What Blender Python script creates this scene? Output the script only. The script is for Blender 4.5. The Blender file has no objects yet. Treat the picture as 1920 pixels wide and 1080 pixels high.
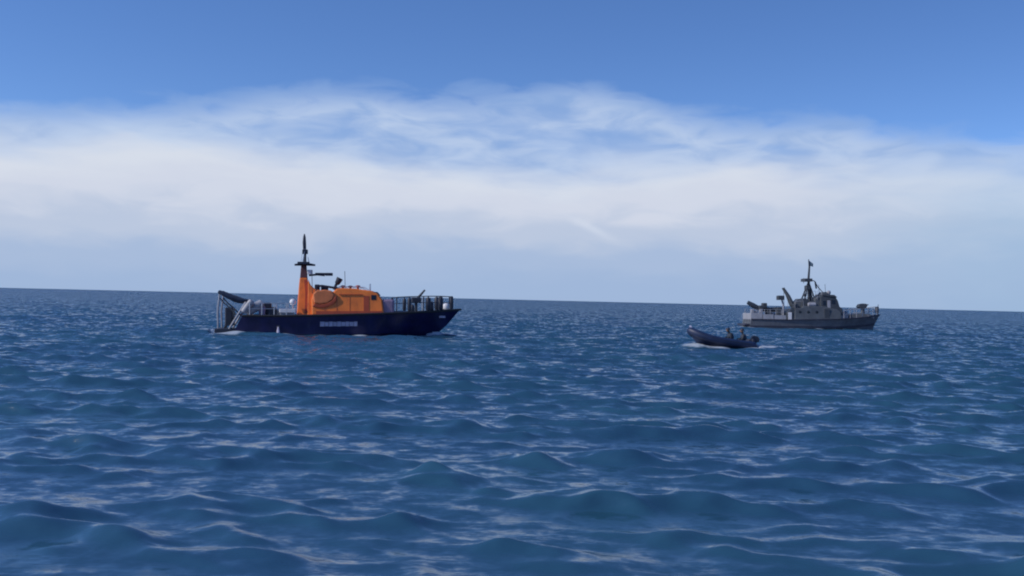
import bpy, math, random
import numpy as np
from mathutils import Matrix, Vector

random.seed(7)
R = math.radians
scene = bpy.context.scene
col = scene.collection

# ------------------------------------------------------------------ camera
F = 2000.0                       # focal length in photograph pixels (1920 wide)
CAM_H = 2.7
ROLL = math.atan(0.0235)
PITCH = 20.0 / F
cd = bpy.data.cameras.new('camera')
cam = bpy.data.objects.new('camera', cd)
col.objects.link(cam)
cd.sensor_width = 36.0
cd.lens = 36.0 * F / 1920.0
cd.clip_start = 0.2
cd.clip_end = 120000.0
cam.matrix_world = (Matrix.Translation((0, 0, CAM_H)) @ Matrix.Rotation(math.pi / 2 + PITCH, 4, 'X')
                    @ Matrix.Rotation(ROLL, 4, 'Z'))
scene.camera = cam
scene.view_settings.view_transform = 'Standard'
scene.view_settings.look = 'None'
scene.view_settings.exposure = 0.0
scene.view_settings.gamma = 1.0
scene.cycles.filter_width = 2.0
scene.cycles.use_denoising = True

# ------------------------------------------------------------------ sun and sky
SUN_EL, SUN_AZ = R(34), R(-109)   # azimuth from +Y towards +X: on the left, a little behind the camera
SKY_STRENGTH = 0.13
sd = bpy.data.lights.new('sun', 'SUN')
sd.energy = 3.0
sd.angle = R(0.6)
sd.color = (1.0, 0.93, 0.84)
sun = bpy.data.objects.new('sun', sd)
col.objects.link(sun)
sdir = Vector((math.sin(SUN_AZ) * math.cos(SUN_EL), math.cos(SUN_AZ) * math.cos(SUN_EL), math.sin(SUN_EL)))
sun.rotation_euler = sdir.to_track_quat('Z', 'Y').to_euler()
sun.location = (-60, 60, 60)


class Nodes:
    """small helper for node arithmetic"""
    def __init__(self, tree):
        self.t = tree

    def new(self, typ, **kw):
        n = self.t.nodes.new(typ)
        for k, v in kw.items():
            setattr(n, k, v)
        return n

    def put(self, sock, v):
        if isinstance(v, bpy.types.NodeSocket):
            self.t.links.new(v, sock)
        elif v is not None:
            sock.default_value = v

    def m(self, op, a, b=None, c=None, clamp=False):
        n = self.new('ShaderNodeMath', operation=op, use_clamp=clamp)
        for s, v in zip(n.inputs, (a, b, c)):
            self.put(s, v)
        return n.outputs[0]

    def smooth(self, v, a, b, lo=0.0, hi=1.0):
        n = self.new('ShaderNodeMapRange', interpolation_type='SMOOTHSTEP')
        for k, x in zip((0, 1, 2, 3, 4), (v, a, b, lo, hi)):
            self.put(n.inputs[k], x)
        return n.outputs[0]

    def xyz(self, x, y, z):
        n = self.new('ShaderNodeCombineXYZ')
        for s, v in zip(n.inputs, (x, y, z)):
            self.put(s, v)
        return n.outputs[0]

    def noise(self, vec, scale, detail=4.0, rough=0.55, dist=0.0):
        n = self.new('ShaderNodeTexNoise')
        self.put(n.inputs['Vector'], vec)
        n.inputs['Scale'].default_value = scale
        n.inputs['Detail'].default_value = detail
        n.inputs['Roughness'].default_value = rough
        n.inputs['Distortion'].default_value = dist
        return n.outputs['Fac']

    def mix(self, fac, a, b):
        n = self.new('ShaderNodeMix', data_type='RGBA')
        self.put(n.inputs[0], fac)
        self.put(n.inputs[6], a)
        self.put(n.inputs[7], b)
        return n.outputs[2]

    def ramp(self, fac, stops):
        n = self.new('ShaderNodeValToRGB')
        n.color_ramp.interpolation = 'EASE'
        el = n.color_ramp.elements
        while len(el) < len(stops):
            el.new(0.5)
        for e, (p, c) in zip(el, stops):
            e.position = p
            e.color = c
        self.put(n.inputs[0], fac)
        return n.outputs[0]


def lin(r, g, b, k=1.0):
    f = lambda c: (c / 255 / 12.92 if c / 255 <= 0.04045 else ((c / 255 + 0.055) / 1.055) ** 2.4) * k
    return (f(r), f(g), f(b), 1.0)


world = bpy.data.worlds.new('World')
scene.world = world
world.use_nodes = True
wt = world.node_tree
wt.nodes.clear()
W = Nodes(wt)
tc = W.new('ShaderNodeTexCoord')
sep = W.new('ShaderNodeSeparateXYZ')
wt.links.new(tc.outputs['Generated'], sep.inputs[0])
X, Y, Z = sep.outputs
az = W.m('MULTIPLY', W.m('ARCTAN2', X, Y), F / 100)        # both in hundreds of photograph pixels
el = W.m('MULTIPLY', W.m('ARCSINE', Z), F / 100)
sky = W.new('ShaderNodeTexSky', sky_type='NISHITA')
sky.sun_disc = False
sky.sun_elevation = SUN_EL
sky.sun_rotation = SUN_AZ
sky.altitude = 0
sky.air_density = 1.0
sky.dust_density = 0.1
sky.ozone_density = 4.0
# the clear air of the photograph: the deep blue starts lower than in the model
up = W.m('MULTIPLY', W.m('MAXIMUM', Z, 0.0), 1.85)
nv = W.new('ShaderNodeVectorMath', operation='NORMALIZE')
wt.links.new(W.xyz(X, Y, W.m('ADD', up, 0.02)), nv.inputs[0])
wt.links.new(nv.outputs[0], sky.inputs[0])
skyc = W.new('ShaderNodeHueSaturation')
skyc.inputs['Hue'].default_value = 0.510
skyc.inputs['Saturation'].default_value = 1.15
skyc.inputs['Value'].default_value = 1.31
wt.links.new(sky.outputs[0], skyc.inputs['Color'])
blue = skyc.outputs[0]
K = 1.0 / SKY_STRENGTH
# cloud deck lying low over the horizon: bright in its upper half, greyer underneath, thinner to the right
pv = W.xyz(az, W.m('MULTIPLY', el, 3.4), Z)
n_big = W.noise(pv, 0.20, 3, 0.5, 0.2)
n_mid = W.noise(W.xyz(W.m('ADD', az, 40.0), W.m('MULTIPLY', el, 4.2), 3.0), 0.42, 3.5, 0.5, 0.3)
n_fine = W.noise(W.xyz(W.m('ADD', az, 29.0), W.m('MULTIPLY', el, 3.0), 9.0), 0.95, 4, 0.5, 0.5)
el_w = W.m('ADD', W.m('ADD', el, W.m('MULTIPLY', W.m('SUBTRACT', n_big, 0.5), 1.7)), W.m('MULTIPLY', W.m('SUBTRACT', n_fine, 0.5), 0.7))
deck = W.ramp(W.m('DIVIDE', el_w, 5.0), [
    (0.00, lin(160, 183, 217, K)), (0.15, lin(168, 188, 219, K)), (0.26, lin(187, 200, 223, K)),
    (0.36, lin(208, 215, 231, K)), (0.46, lin(214, 221, 234, K)), (0.58, lin(194, 211, 236, K)),
    (0.75, lin(162, 190, 232, K))])
thin = W.ramp(W.m('DIVIDE', el_w, 5.0), [
    (0.00, lin(156, 183, 216, K)), (0.25, lin(162, 190, 221, K)), (0.42, lin(180, 202, 229, K)),
    (0.58, lin(164, 192, 231, K)), (0.75, lin(142, 178, 229, K))])
right = W.smooth(W.m('ADD', az, W.m('MULTIPLY', n_mid, 3.0)), 5.5, 13.0)
cloudc = W.mix(right, deck, thin)
dm = W.m('ADD', el, W.m('MULTIPLY', W.m('SUBTRACT', n_mid, 0.5), 1.1))
dm = W.m('ADD', dm, W.m('MULTIPLY', W.m('SUBTRACT', n_big, 0.5), 0.9))
dm = W.m('ADD', dm, W.m('MULTIPLY', W.smooth(az, -7.5, -2.5), 0.42))
dm = W.m('ADD', dm, W.m('MULTIPLY', W.smooth(az, -6.0, -9.0), 0.35))
deck_mask = W.smooth(dm, 3.35, 2.40)
# torn, thinner cloud on top of the deck; its upper edge rises to a hump near the middle
tr = W.new('ShaderNodeFloatCurve')
cvp = tr.mapping.curves[0].points
pts_ = [(-11, 2.9), (-6.4, 3.25), (-3.5, 3.75), (-1, 3.75), (1.2, 3.95), (2.2, 3.8), (3.2, 3.5), (4.6, 3.3), (5.8, 3.35), (7.2, 3.05), (11, 2.95)]
while len(cvp) < len(pts_):
    cvp.new(.5, .5)
for c_, (p, q) in zip(cvp, pts_):
    c_.location = ((p + 11) / 22, q / 6)
tr.mapping.update()
W.put(tr.inputs['Value'], W.m('DIVIDE', W.m('ADD', az, 11.0), 22.0, clamp=True))
top = W.m('MULTIPLY', tr.outputs[0], 6.0)
h2 = W.m('ADD', W.m('SUBTRACT', el, top), W.m('MULTIPLY', W.m('SUBTRACT', n_fine, 0.5), 0.95))
wm = W.smooth(h2, 0.22, -0.34)
wm = W.m('MULTIPLY', wm, W.smooth(W.m('ADD', n_mid, W.m('MULTIPLY', n_fine, 0.35)), 0.54, 0.78, 0.72, 0.97))
c1 = W.mix(wm, blue, W.mix(W.smooth(n_fine, .28, .72), lin(146, 176, 222, K), lin(184, 203, 233, K)))
c2 = W.mix(deck_mask, c1, cloudc)
# a short bright streak slanting under the deck
sa, sb = W.m('SUBTRACT', az, 1.45), W.m('SUBTRACT', el, 1.36)
al = W.m('SUBTRACT', W.m('MULTIPLY', sa, .89), W.m('MULTIPLY', sb, .45))
pe = W.m('ADD', W.m('MULTIPLY', sa, .45), W.m('MULTIPLY', sb, .89))
g1 = W.m('ADD', W.m('POWER', W.m('ABSOLUTE', W.m('MULTIPLY', al, 2.2)), 2.0), W.m('POWER', W.m('ABSOLUTE', W.m('MULTIPLY', pe, 14.0)), 2.0))
c2 = W.mix(W.m('MULTIPLY', W.m('EXPONENT', W.m('MULTIPLY', g1, -1.0)), .42), c2, lin(218, 226, 240, K))
bg = W.new('ShaderNodeBackground')
bg.inputs['Strength'].default_value = SKY_STRENGTH
wt.links.new(c2, bg.inputs['Color'])
wo = W.new('ShaderNodeOutputWorld')
wt.links.new(bg.outputs[0], wo.inputs[0])


def at(px, py, dist):
    """point of the place that the photograph shows at a pixel, dist metres ahead"""
    u, v = px - 960.0, 540.0 - py
    c, s = math.cos(ROLL), math.sin(ROLL)
    uu, vv = u * c - v * s, u * s + v * c
    return Vector((uu / F * dist, dist, CAM_H + (vv + F * math.tan(PITCH)) / F * dist))


# ------------------------------------------------------------------ materials
def material(name, base, rough=0.5, vary=0.15, scale=3.0, metal=0.0, coat=0.0, bump=0.0, grime=None):
    m = bpy.data.materials.new(name)
    m.use_nodes = True
    t = m.node_tree
    b = t.nodes['Principled BSDF']
    N = Nodes(t)
    tcn = N.new('ShaderNodeTexCoord')
    n1 = N.noise(tcn.outputs['Object'], scale, 5, 0.6)
    lo = tuple(c * (1 - vary) for c in base) + (1,)
    hi = tuple(min(1, c * (1 + vary)) for c in base) + (1,)
    c = N.mix(N.smooth(n1, 0.3, 0.7), lo, hi)
    if grime:
        mp = N.new('ShaderNodeMapping')
        mp.inputs['Scale'].default_value = (1.0, 1.0, 0.18)
        t.links.new(tcn.outputs['Object'], mp.inputs[0])
        n2 = N.noise(mp.outputs[0], 4.5, 6, 0.65)
        c = N.mix(N.m('MULTIPLY', N.smooth(n2, 0.52, 0.75), grime[3]), c, tuple(grime[:3]) + (1,))
    t.links.new(c, b.inputs['Base Color'])
    b.inputs['Metallic'].default_value = metal
    t.links.new(N.m('ADD', rough - 0.08, N.m('MULTIPLY', n1, 0.16), clamp=True), b.inputs['Roughness'])
    b.inputs['Coat Weight'].default_value = coat
    if bump:
        bp = N.new('ShaderNodeBump')
        bp.inputs['Strength'].default_value = bump
        bp.inputs['Distance'].default_value = 0.03
        t.links.new(N.noise(tcn.outputs['Object'], scale * 4, 4), bp.inputs['Height'])
        t.links.new(bp.outputs[0], b.inputs['Normal'])
    return m


M = dict(
    navy=material('navy_paint', (0.006, 0.006, 0.055), 0.35, 0.25, 1.2, grime=(0.05, 0.05, 0.09, 0.4)),
    orange=material('orange_paint', (0.78, 0.19, 0.028), 0.42, 0.14, 1.5, grime=(0.42, 0.085, 0.03, 0.6)),
    orange_dark=material('orange_trim_and_shade_paint', (0.36, 0.06, 0.02), 0.5, 0.12, 2),  # darker orange for trim parts; also puts shade of gaps into the colour
    pink=material('faded_dodger_cloth', (0.64, 0.19, 0.07), 0.75, 0.12, 2.5, bump=0.3),
    white=material('white_paint', (0.74, 0.75, 0.78), 0.45, 0.08, 2.0, grime=(0.4, 0.38, 0.36, 0.35)),
    pale=material('pale_lettering', (0.36, 0.36, 0.50), 0.6, 0.15, 5),
    grey_deck=material('deck_grey', (0.20, 0.22, 0.25), 0.7, 0.15, 3),
    steel=material('stainless_steel', (0.55, 0.57, 0.60), 0.32, 0.08, 4, metal=0.8),
    dark=material('dark_fittings', (0.018, 0.025, 0.045), 0.55, 0.2, 4),
    rubber=material('black_rubber', (0.012, 0.013, 0.018), 0.65, 0.2, 5),
    glass=material('window_glass', (0.010, 0.014, 0.022), 0.08, 0.1, 1),
    maroon=material('maroon_paint', (0.10, 0.035, 0.04), 0.55, 0.2, 3),
    mauve=material('mauve_cover', (0.24, 0.18, 0.27), 0.7, 0.15, 3, bump=0.2),
    navy_grey=material('naval_grey', (0.080, 0.093, 0.108), 0.55, 0.2, 1.2, grime=(0.09, 0.075, 0.08, 0.5)),
    light_grey=material('light_naval_grey', (0.30, 0.31, 0.35), 0.5, 0.15, 1.5, grime=(0.20, 0.17, 0.17, 0.6)),
    hull_grey=material('weathered_hull_grey', (0.112, 0.124, 0.150), 0.55, 0.2, 1.0, grime=(0.075, 0.06, 0.06, 0.6)),
    boot=material('boot_top_dark', (0.030, 0.032, 0.055), 0.55, 0.2, 1.5),
    deep_grey=material('deep_grey_paint', (0.042, 0.052, 0.066), 0.6, 0.15, 2),
    tube=material('inflatable_fabric', (0.012, 0.026, 0.075), 0.5, 0.2, 2, bump=0.15),
    flag=material('flag_cloth', (0.10, 0.16, 0.22), 0.8, 0.15, 4),
    ensign=material('dark_canvas', (0.020, 0.035, 0.070), 0.8, 0.25, 4, bump=0.3),
)


# ------------------------------------------------------------------ mesh building
class MB:
    def __init__(self):
        self.v, self.f = [], []

    def add(self, vs, fs):
        o = len(self.v)
        self.v += [tuple(p) for p in vs]
        self.f += [tuple(i + o for i in f) for f in fs]
        return self

    def box(self, c, s, rot=None, bevel=0.12):
        """box with chamfered vertical edges and top"""
        x, y, z = (d / 2 for d in s)
        b = min(x, y, z) * bevel * 2
        ring = [(-x + b, -y), (x - b, -y), (x, -y + b), (x, y - b), (x - b, y), (-x + b, y), (-x, y - b), (-x, -y + b)]
        ins = [(px * (1 - b / x), py * (1 - b / y)) for px, py in ring]
        vs = [(p[0], p[1], -z) for p in ring] + [(p[0], p[1], z - b) for p in ring] + [(p[0], p[1], z) for p in ins]
        fs = [tuple(reversed(range(8))), tuple(range(16, 24))]
        for k in range(2):
            for i in range(8):
                j = (i + 1) % 8
                fs.append((k * 8 + i, k * 8 + j, k * 8 + 8 + j, k * 8 + 8 + i))
        mt = Matrix.Translation(c) @ (rot.to_4x4() if rot else Matrix.Identity(4))
        return self.add([mt @ Vector(p) for p in vs], fs)

    def tube(self, pts, r, n=8, cap=True):
        pts = [Vector(p) for p in pts]
        rs = r if isinstance(r, (list, tuple)) else [r] * len(pts)
        vs, fs = [], []
        prev = None
        for i, p in enumerate(pts):
            d = (pts[min(i + 1, len(pts) - 1)] - pts[max(i - 1, 0)]).normalized()
            a = prev - d * prev.dot(d) if prev is not None else d.orthogonal()
            if a.length < 1e-5:
                a = d.orthogonal()
            a.normalize()
            prev = a
            b = d.cross(a)
            for k in range(n):
                t = 2 * math.pi * k / n
                vs.append(p + (a * math.cos(t) + b * math.sin(t)) * rs[i])
        for i in range(len(pts) - 1):
            for k in range(n):
                q = (k + 1) % n
                fs.append((i * n + k, i * n + q, (i + 1) * n + q, (i + 1) * n + k))
        if cap:
            fs.append(tuple(reversed(range(n))))
            fs.append(tuple(range((len(pts) - 1) * n, len(pts) * n)))
        return self.add(vs, fs)

    def prism(self, prof, w0, w1=None, z0=None, z1=None, yc=0.0):
        """side outline (x, z) given width; half width runs from w0 at the lowest to w1 at the highest point"""
        w1 = w0 if w1 is None else w1
        zs = [p[1] for p in prof]
        z0 = min(zs) if z0 is None else z0
        z1 = max(zs) if z1 is None else z1
        hw = lambda z: w0 + (w1 - w0) * (z - z0) / max(1e-6, z1 - z0)
        n = len(prof)
        vs = [(x, yc - hw(z), z) for x, z in prof] + [(x, yc + hw(z), z) for x, z in prof]
        fs = [tuple(range(n)), tuple(reversed(range(n, 2 * n)))]
        for i in range(n):
            j = (i + 1) % n
            fs.append((j, i, i + n, j + n))
        return self.add(vs, fs)

    def lathe(self, prof, c, axis=(0, 0, 1), n=12):
        """radius/height pairs spun about an axis"""
        q = Vector(axis).to_track_quat('Z', 'Y')
        vs, fs = [], []
        for r, h in prof:
            for k in range(n):
                t = 2 * math.pi * k / n
                vs.append(Vector(c) + q @ Vector((r * math.cos(t), r * math.sin(t), h)))
        for i in range(len(prof) - 1):
            for k in range(n):
                j = (k + 1) % n
                fs.append((i * n + k, i * n + j, (i + 1) * n + j, (i + 1) * n + k))
        fs.append(tuple(reversed(range(n))))
        fs.append(tuple(range((len(prof) - 1) * n, len(prof) * n)))
        return self.add(vs, fs)

    def build(self, name, mat, parent=None, smooth=None, bevel=0.0):
        me = bpy.data.meshes.new(name)
        me.from_pydata(self.v, [], self.f)
        me.validate()
        me.update()
        o = bpy.data.objects.new(name, me)
        col.objects.link(o)
        me.materials.append(M[mat] if isinstance(mat, str) else mat)
        if smooth is not None:
            me.shade_smooth()
            me.set_sharp_from_angle(angle=R(smooth))
        if bevel:
            bv = o.modifiers.new('bevel', 'BEVEL')
            bv.width = bevel
            bv.segments = 2
            bv.limit_method = 'ANGLE'
            bv.angle_limit = R(30)
        if parent is not None:
            o.parent = parent
        return o


def thing(name, label, cat, group=None):
    o = bpy.data.objects.new(name, None)
    col.objects.link(o)
    o.empty_display_size = 0.5
    o['label'] = label
    o['category'] = cat
    if group:
        o['group'] = group
    return o


def ss(x, a, b):
    t = np.clip((x - a) / (b - a), 0, 1)
    return t * t * (3 - 2 * t)


def hull_mesh(stations, levels):
    """stations: list of rows, each row the points of one half section from keel to sheer; closed at the stern"""
    n, m = len(stations), len(stations[0])
    mb = MB()
    vs = []
    for row in stations:
        vs += [(p[0], -p[1], p[2]) for p in row]
    off = len(vs)
    for row in stations:
        vs += [(p[0], p[1], p[2]) for p in row]
    fs = []
    for i in range(n - 1):
        for k in range(m - 1):
            a, b, c, d = i * m + k, (i + 1) * m + k, (i + 1) * m + k + 1, i * m + k + 1
            fs.append((a, b, c, d))
            fs.append((off + d, off + c, off + b, off + a))
    for k in range(m - 1):                       # transom
        fs.append((k + 1, off + k + 1, off + k, k))
    e = (n - 1) * m
    for k in range(m - 1):                       # stem
        fs.append((e + k, off + e + k, off + e + k + 1, e + k + 1))
    return mb.add(vs, fs)


# ================================================================== the boats: placing
HOR = lambda px: 560 + (px - 960) * 0.0235
D_LIFE = CAM_H * F / 74
S_LIFE = D_LIFE / F
D_PAT = CAM_H * F / 42.5
S_PAT = D_PAT / F
D_RIB = CAM_H * F / 83
S_RIB = D_RIB / F

# ------------------------------------------------------------------ lifeboat
life = thing('lifeboat', 'navy hulled rescue boat with bright orange cabin and mast tower, largest boat', 'boat')
LX0 = 640.0


def lx(px):
    return (px - LX0) * S_LIFE * .978


def lz(px, py):
    return (622 + (px - 440) * 0.0078 - py) * S_LIFE


def L(px, py, y=0.0):
    return (lx(px), y, lz(px, py))


ts = np.linspace(0, 1, 33)
tk = [0, .15, .4, .62, .78, .9, .96, 1]
hb = np.interp(ts, tk, [2.15, 2.32, 2.45, 2.40, 2.05, 1.30, 0.68, 0.06])
hc = np.interp(ts, tk, [1.95, 2.10, 2.20, 2.00, 1.40, 0.62, 0.26, 0.03])
for a in (hb, hc):
    a[1:-1] = (a[:-2] + 2 * a[1:-1] + a[2:]) / 4
sheer_px = np.interp(457 + ts * 411, [457, 540, 600, 700, 800, 868], [587.5, 588, 587, 584.5, 581.5, 577.5])
rows = []
for t, b, c, sp in zip(ts, hb, hc, sheer_px):
    xs, xw, xk = 457 + t * 411, 440 + t * 386, 442 + t * 360
    zs = lz(xs, sp)
    zc = 0.02 + 0.55 * max(0, (t - .6) / .4) ** 1.6
    r = [(lx(xk), 0.0, -0.85 + 0.35 * t ** 3), (lx(xk * .35 + xw * .65), c * .62, -0.38 + 0.5 * (zc - .02)), (lx(xw) + (lx(xs) - lx(xw)) * zc / zs, c, zc)]
    for q in (0.3, 0.62, 0.86, 1.0):
        z = zc + (zs - zc) * q
        fl = q ** (1.0 + 1.2 * max(0, (t - .5) / .5))
        r.append((lx(xw) + (lx(xs) - lx(xw)) * z / zs, c + (b - c) * fl, z))
    rows.append(r)
life_hull = hull_mesh(rows, 6).build('hull', 'navy', life, smooth=28)
# deck sheet a little below the sheer
dk = MB()
dv, df = [], []
for r in rows:
    x, y, z = r[-1]
    dv += [(x, -(y - .01), z - .07), (x, 0, z - .07 + .06 * min(1, y)), (x, y - .01, z - .07)]
for i in range(len(rows) - 1):
    for k in (0, 1):
        df.append((i * 3 + k, i * 3 + 3 + k, i * 3 + 4 + k, i * 3 + 1 + k))
dk.add(dv, df).build('deck', 'grey_deck', life)
for sgn in (-1, 1):
    p = [(r[-1][0], sgn * (r[-1][1] + .02), r[-1][2] - .04) for r in rows]
    MB().tube(p, 0.075, 6).build('rubbing_strake', 'rubber', life_hull, smooth=50)
# pale lettering band, too far off to be read: one mark per character
lt = MB()
px = 597.5
wid = [9, 7, 8, 7, 8, 8, 7, 8, 7]
for i, w in enumerate(wid):
    xa, xb = px, px + w - .7
    px += w
    if px > 670:
        break
    for (a, b, c, d) in ([(0, 1, 0, 1)] if i % 2 == 0 else [(0, 1, .04, .92)]):
        x0, x1 = xa + (xb - xa) * a, xa + (xb - xa) * b
        y0, y1 = 608.2 - 8.6 * c, 608.2 - 8.6 * d
        q = []
        for (xx, yy) in ((x0, y0), (x1, y0), (x1, y1), (x0, y1)):
            z = lz(xx, yy)
            t = (xx - 448) / 400
            ri = rows[int(round(t * 32))]
            yh = np.interp(z, [p[2] for p in ri[2:]], [p[1] for p in ri[2:]])
            q.append((lx(xx), -(yh + .03), z))
        lt.add(q + [(p[0], p[1] + .025, p[2]) for p in q],
               [(0, 1, 2, 3), (7, 6, 5, 4), (0, 4, 5, 1), (1, 5, 6, 2), (2, 6, 7, 3), (3, 7, 4, 0)])
lo = lt.build('lettering', 'pale', life_hull)
lo['label'] = 'pale band of lettering, too far off to read'
# small bow mark and exhaust outlet
ri = rows[29]
MB().box((lx(829), -(ri[4][1] + .14), lz(829, 592)), (.42, .05, .14)).build('bow_mark', 'pale', life_hull)
MB().box((lx(522), -2.22, lz(522, 608)), (.22, .16, .16)).build('exhaust_outlet', 'dark', life_hull)
MB().tube([(lx(522), -2.3, lz(522, 609)), (lx(522.3), -2.45, lz(522, 614)), (lx(522.6), -2.55, lz(522, 624))], [.05, .09, .16], 7).build('discharge_water', 'pale', life_hull, smooth=60)

# stern platform and gantry
plat = MB().box(((lx(407) + lx(446)) / 2, 0, lz(420, 615.5)), (lx(446) - lx(407), 3.4, .30))
plat.build('stern_platform', 'dark', life)
for y in (-1.45, 1.45):
    MB().tube([L(413, 613, y), L(412, 580, y), L(415, 549, y)], .055, 8).build('gantry_post', 'light_grey', life, smooth=40)
    MB().tube([L(433, 612, y * 1.2), L(449, 586, y * 1.2), L(463, 564, y * 1.2)], [.06, .07, .08], 8).build('transom_brace', 'light_grey', life, smooth=40)
    MB().tube([L(415, 556, y), L(424, 566, y), L(434, 574, y * 1.1), L(447, 588, y * 1.15)], .045, 8).build('gantry_strut', 'deep_grey', life, smooth=40)
MB().tube([L(415, 548, -1.5), L(415, 548, 1.5)], .07, 8).build('gantry_crossbar', 'dark', life, smooth=40)
# stowed dark canvas over the gantry, sagging forward
cv = MB()
prof = [(413, 545, .09), (422, 549, .13), (432, 554, .17), (442, 558, .19), (452, 561, .17), (461, 562, .11), (468, 561, .06)]
for y in np.linspace(-1.5, 1.5, 5):
    cv.tube([L(a, b + random.uniform(-1, 1), y + random.uniform(-.1, .1)) for a, b, r in prof], [r for a, b, r in prof], 8)
cv.build('canvas_roll', 'ensign', life, smooth=60)
# rescue net and ladder rungs at the transom
for k in range(5):
    MB().tube([L(424 + k * 2.2, 606 - k * 6.5, -.55), L(424 + k * 2.2, 606 - k * 6.5, .55)], .05, 6).build('ladder_rung', 'dark', life)
for y in (-.6, .6):
    MB().tube([L(422, 612, y), L(436, 573, y)], .06, 6).build('ladder_rail', 'dark', life)
bx = MB().box(L(431, 590, 0), (.5, 2.2, 1.2))
bx.build('stern_locker', 'dark', life)

# aft deck gear
MB().lathe([(.10, -.62), (.27, -.55), (.30, -.1), (.315, 0), (.30, .1), (.27, .55), (.10, .62)], (lx(478), -1.2, lz(478, 574)), (0.5, 0.1, 0.35), 14).build('raft_canister', 'light_grey', life, smooth=40)
MB().lathe([(.10, -.5), (.22, -.45), (.25, 0), (.22, .45), (.10, .5)], (lx(466), -1.7, lz(466, 572)), (0.6, 0, .8), 14).build('raft_canister', 'light_grey', life, smooth=40)
MB().box(L(491, 580, -1.0), (.42, .5, .62)).build('deck_locker', 'mauve', life, bevel=.03)
MB().box(L(500, 577, -.4), (.55, .7, .9)).build('winch_housing', 'dark', life, bevel=.03)
MB().lathe([(.3, -.3), (.3, -.22), (.16, -.2), (.16, .2), (.3, .22), (.3, .3)], (lx(511), -.9, lz(511, 581)), (0, 1, 0), 14).build('winch_drum', 'dark', life, smooth=40)
MB().box(L(538, 579.5, -1.5), (1.05, .7, .26)).build('hatch_cover', 'white', life, bevel=.03)
MB().box(L(537, 585, -1.5), (.9, .55, .26)).build('hatch_coaming', 'grey_deck', life, bevel=.03)
MB().lathe([(.02, -.22), (.15, -.17), (.22, 0), (.15, .17), (.02, .22)], (lx(547), -1.35, lz(547, 564)), (0, 0, 1), 14).build('horn_fender', 'white', life, smooth=60)
MB().tube([L(547, 568, -1.35), L(547, 586, -1.35)], .05, 6).build('fender_post', 'steel', life)
MB().box(L(521, 584, -.3), (1.3, 1.7, .38)).build('engine_hatch', 'grey_deck', life, bevel=.03)
for p in (470, 492, 514, 536):
    for y in (-2.15, 2.15):
        MB().tube([L(p, 588, y), L(p, 566, y)], .03, 6).build('aft_stanchion', 'steel', life)
for y in (-2.15, 2.15):
    for yy in (566, 576):
        MB().tube([L(466, yy, y), L(490, yy, y), L(514, yy, y), L(548, yy, y)], .018, 5).build('aft_rail', 'steel', life)

# cabin
def P(pts):
    return [(lx(a), lz(a, b)) for a, b in pts]


cab = MB().prism(P([(582, 588), (581, 560), (585, 548), (622, 545), (628, 538), (660, 539), (694, 543.5), (704, 547), (713, 560), (716, 587)]), 1.85, 1.50)
cab = cab.build('cabin', 'orange', life, bevel=.10)
wall_y = lambda z: 1.85 + (1.50 - 1.85) * (z - lz(640, 588)) / (lz(640, 538) - lz(640, 588))


def side_panel(name, a, b, c, d, mat, parent, proud=.012, thick=.03):
    """panel on both cabin sides between pixel columns a-b and rows c-d"""
    for sg in (-1, 1):
        q = []
        for (xx, yy) in ((a, d), (b, d), (b, c), (a, c)):
            z = lz(xx, yy)
            q.append((lx(xx), sg * (wall_y(z) + proud), z))
        back = [(p[0], p[1] - sg * thick, p[2]) for p in q]
        MB().add(q + back, [(0, 1, 2, 3), (7, 6, 5, 4), (0, 4, 5, 1), (1, 5, 6, 2), (2, 6, 7, 3), (3, 7, 4, 0)]).build(name, mat, parent)


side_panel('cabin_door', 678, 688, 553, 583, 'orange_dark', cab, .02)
for a, b in ((692, 701),):
    side_panel('side_window', a, b, 551, 560, 'glass', cab, .02)
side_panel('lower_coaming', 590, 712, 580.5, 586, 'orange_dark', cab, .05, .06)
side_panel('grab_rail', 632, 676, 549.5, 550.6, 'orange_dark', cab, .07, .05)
# windscreen panes on the sloping front
for k in range(4):
    y0 = -1.36 + k * .69
    a, b = Vector((lx(705.2) + .03, 0, lz(705, 549))), Vector((lx(712.6) + .03, 0, lz(712, 559.5)))
    MB().add([(b.x, y0, b.z), (b.x, y0 + .62, b.z), (a.x, y0 + .62, a.z), (a.x, y0, a.z),
              (b.x - .06, y0, b.z), (b.x - .06, y0 + .62, b.z), (a.x - .06, y0 + .62, a.z), (a.x - .06, y0, a.z)],
             [(0, 1, 2, 3), (7, 6, 5, 4), (0, 4, 5, 1), (1, 5, 6, 2), (2, 6, 7, 3), (3, 7, 4, 0)]).build('windscreen_pane', 'glass', cab)
# dark brow over the windscreen
MB().prism(P([(690, 545), (704, 545.5), (710, 552), (706, 553), (702, 549), (690, 547)]), 1.56, 1.53).build('cabin_brow', 'dark', cab)
# open steering position on top with its faded cloth screen
dodg = MB().prism(P([(586, 566), (584, 549), (590, 543), (606, 541.5), (618, 543), (624, 551), (620, 560), (610, 566), (597, 567.5)]), 1.80, 1.74)
dodg.build('cloth_screen', 'pink', life, bevel=.08)
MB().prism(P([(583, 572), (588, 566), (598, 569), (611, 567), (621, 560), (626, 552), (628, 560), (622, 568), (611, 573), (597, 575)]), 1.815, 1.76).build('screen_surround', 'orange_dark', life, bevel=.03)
for y in (-1.45, 1.45):
    MB().tube([L(590, 545, y), L(590, 535, y), L(600, 533.5, y), L(620, 536.5, y), L(630, 538, y)], .05, 6).build('bridge_rail', 'dark', life, smooth=40)
MB().box(L(592, 538, 0), (.35, 1.2, .5)).build('steering_console', 'dark', life, bevel=.03)
MB().box(L(606, 539, .3), (.5, .6, .3)).build('helm_seat', 'dark', life, bevel=.03)
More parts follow.
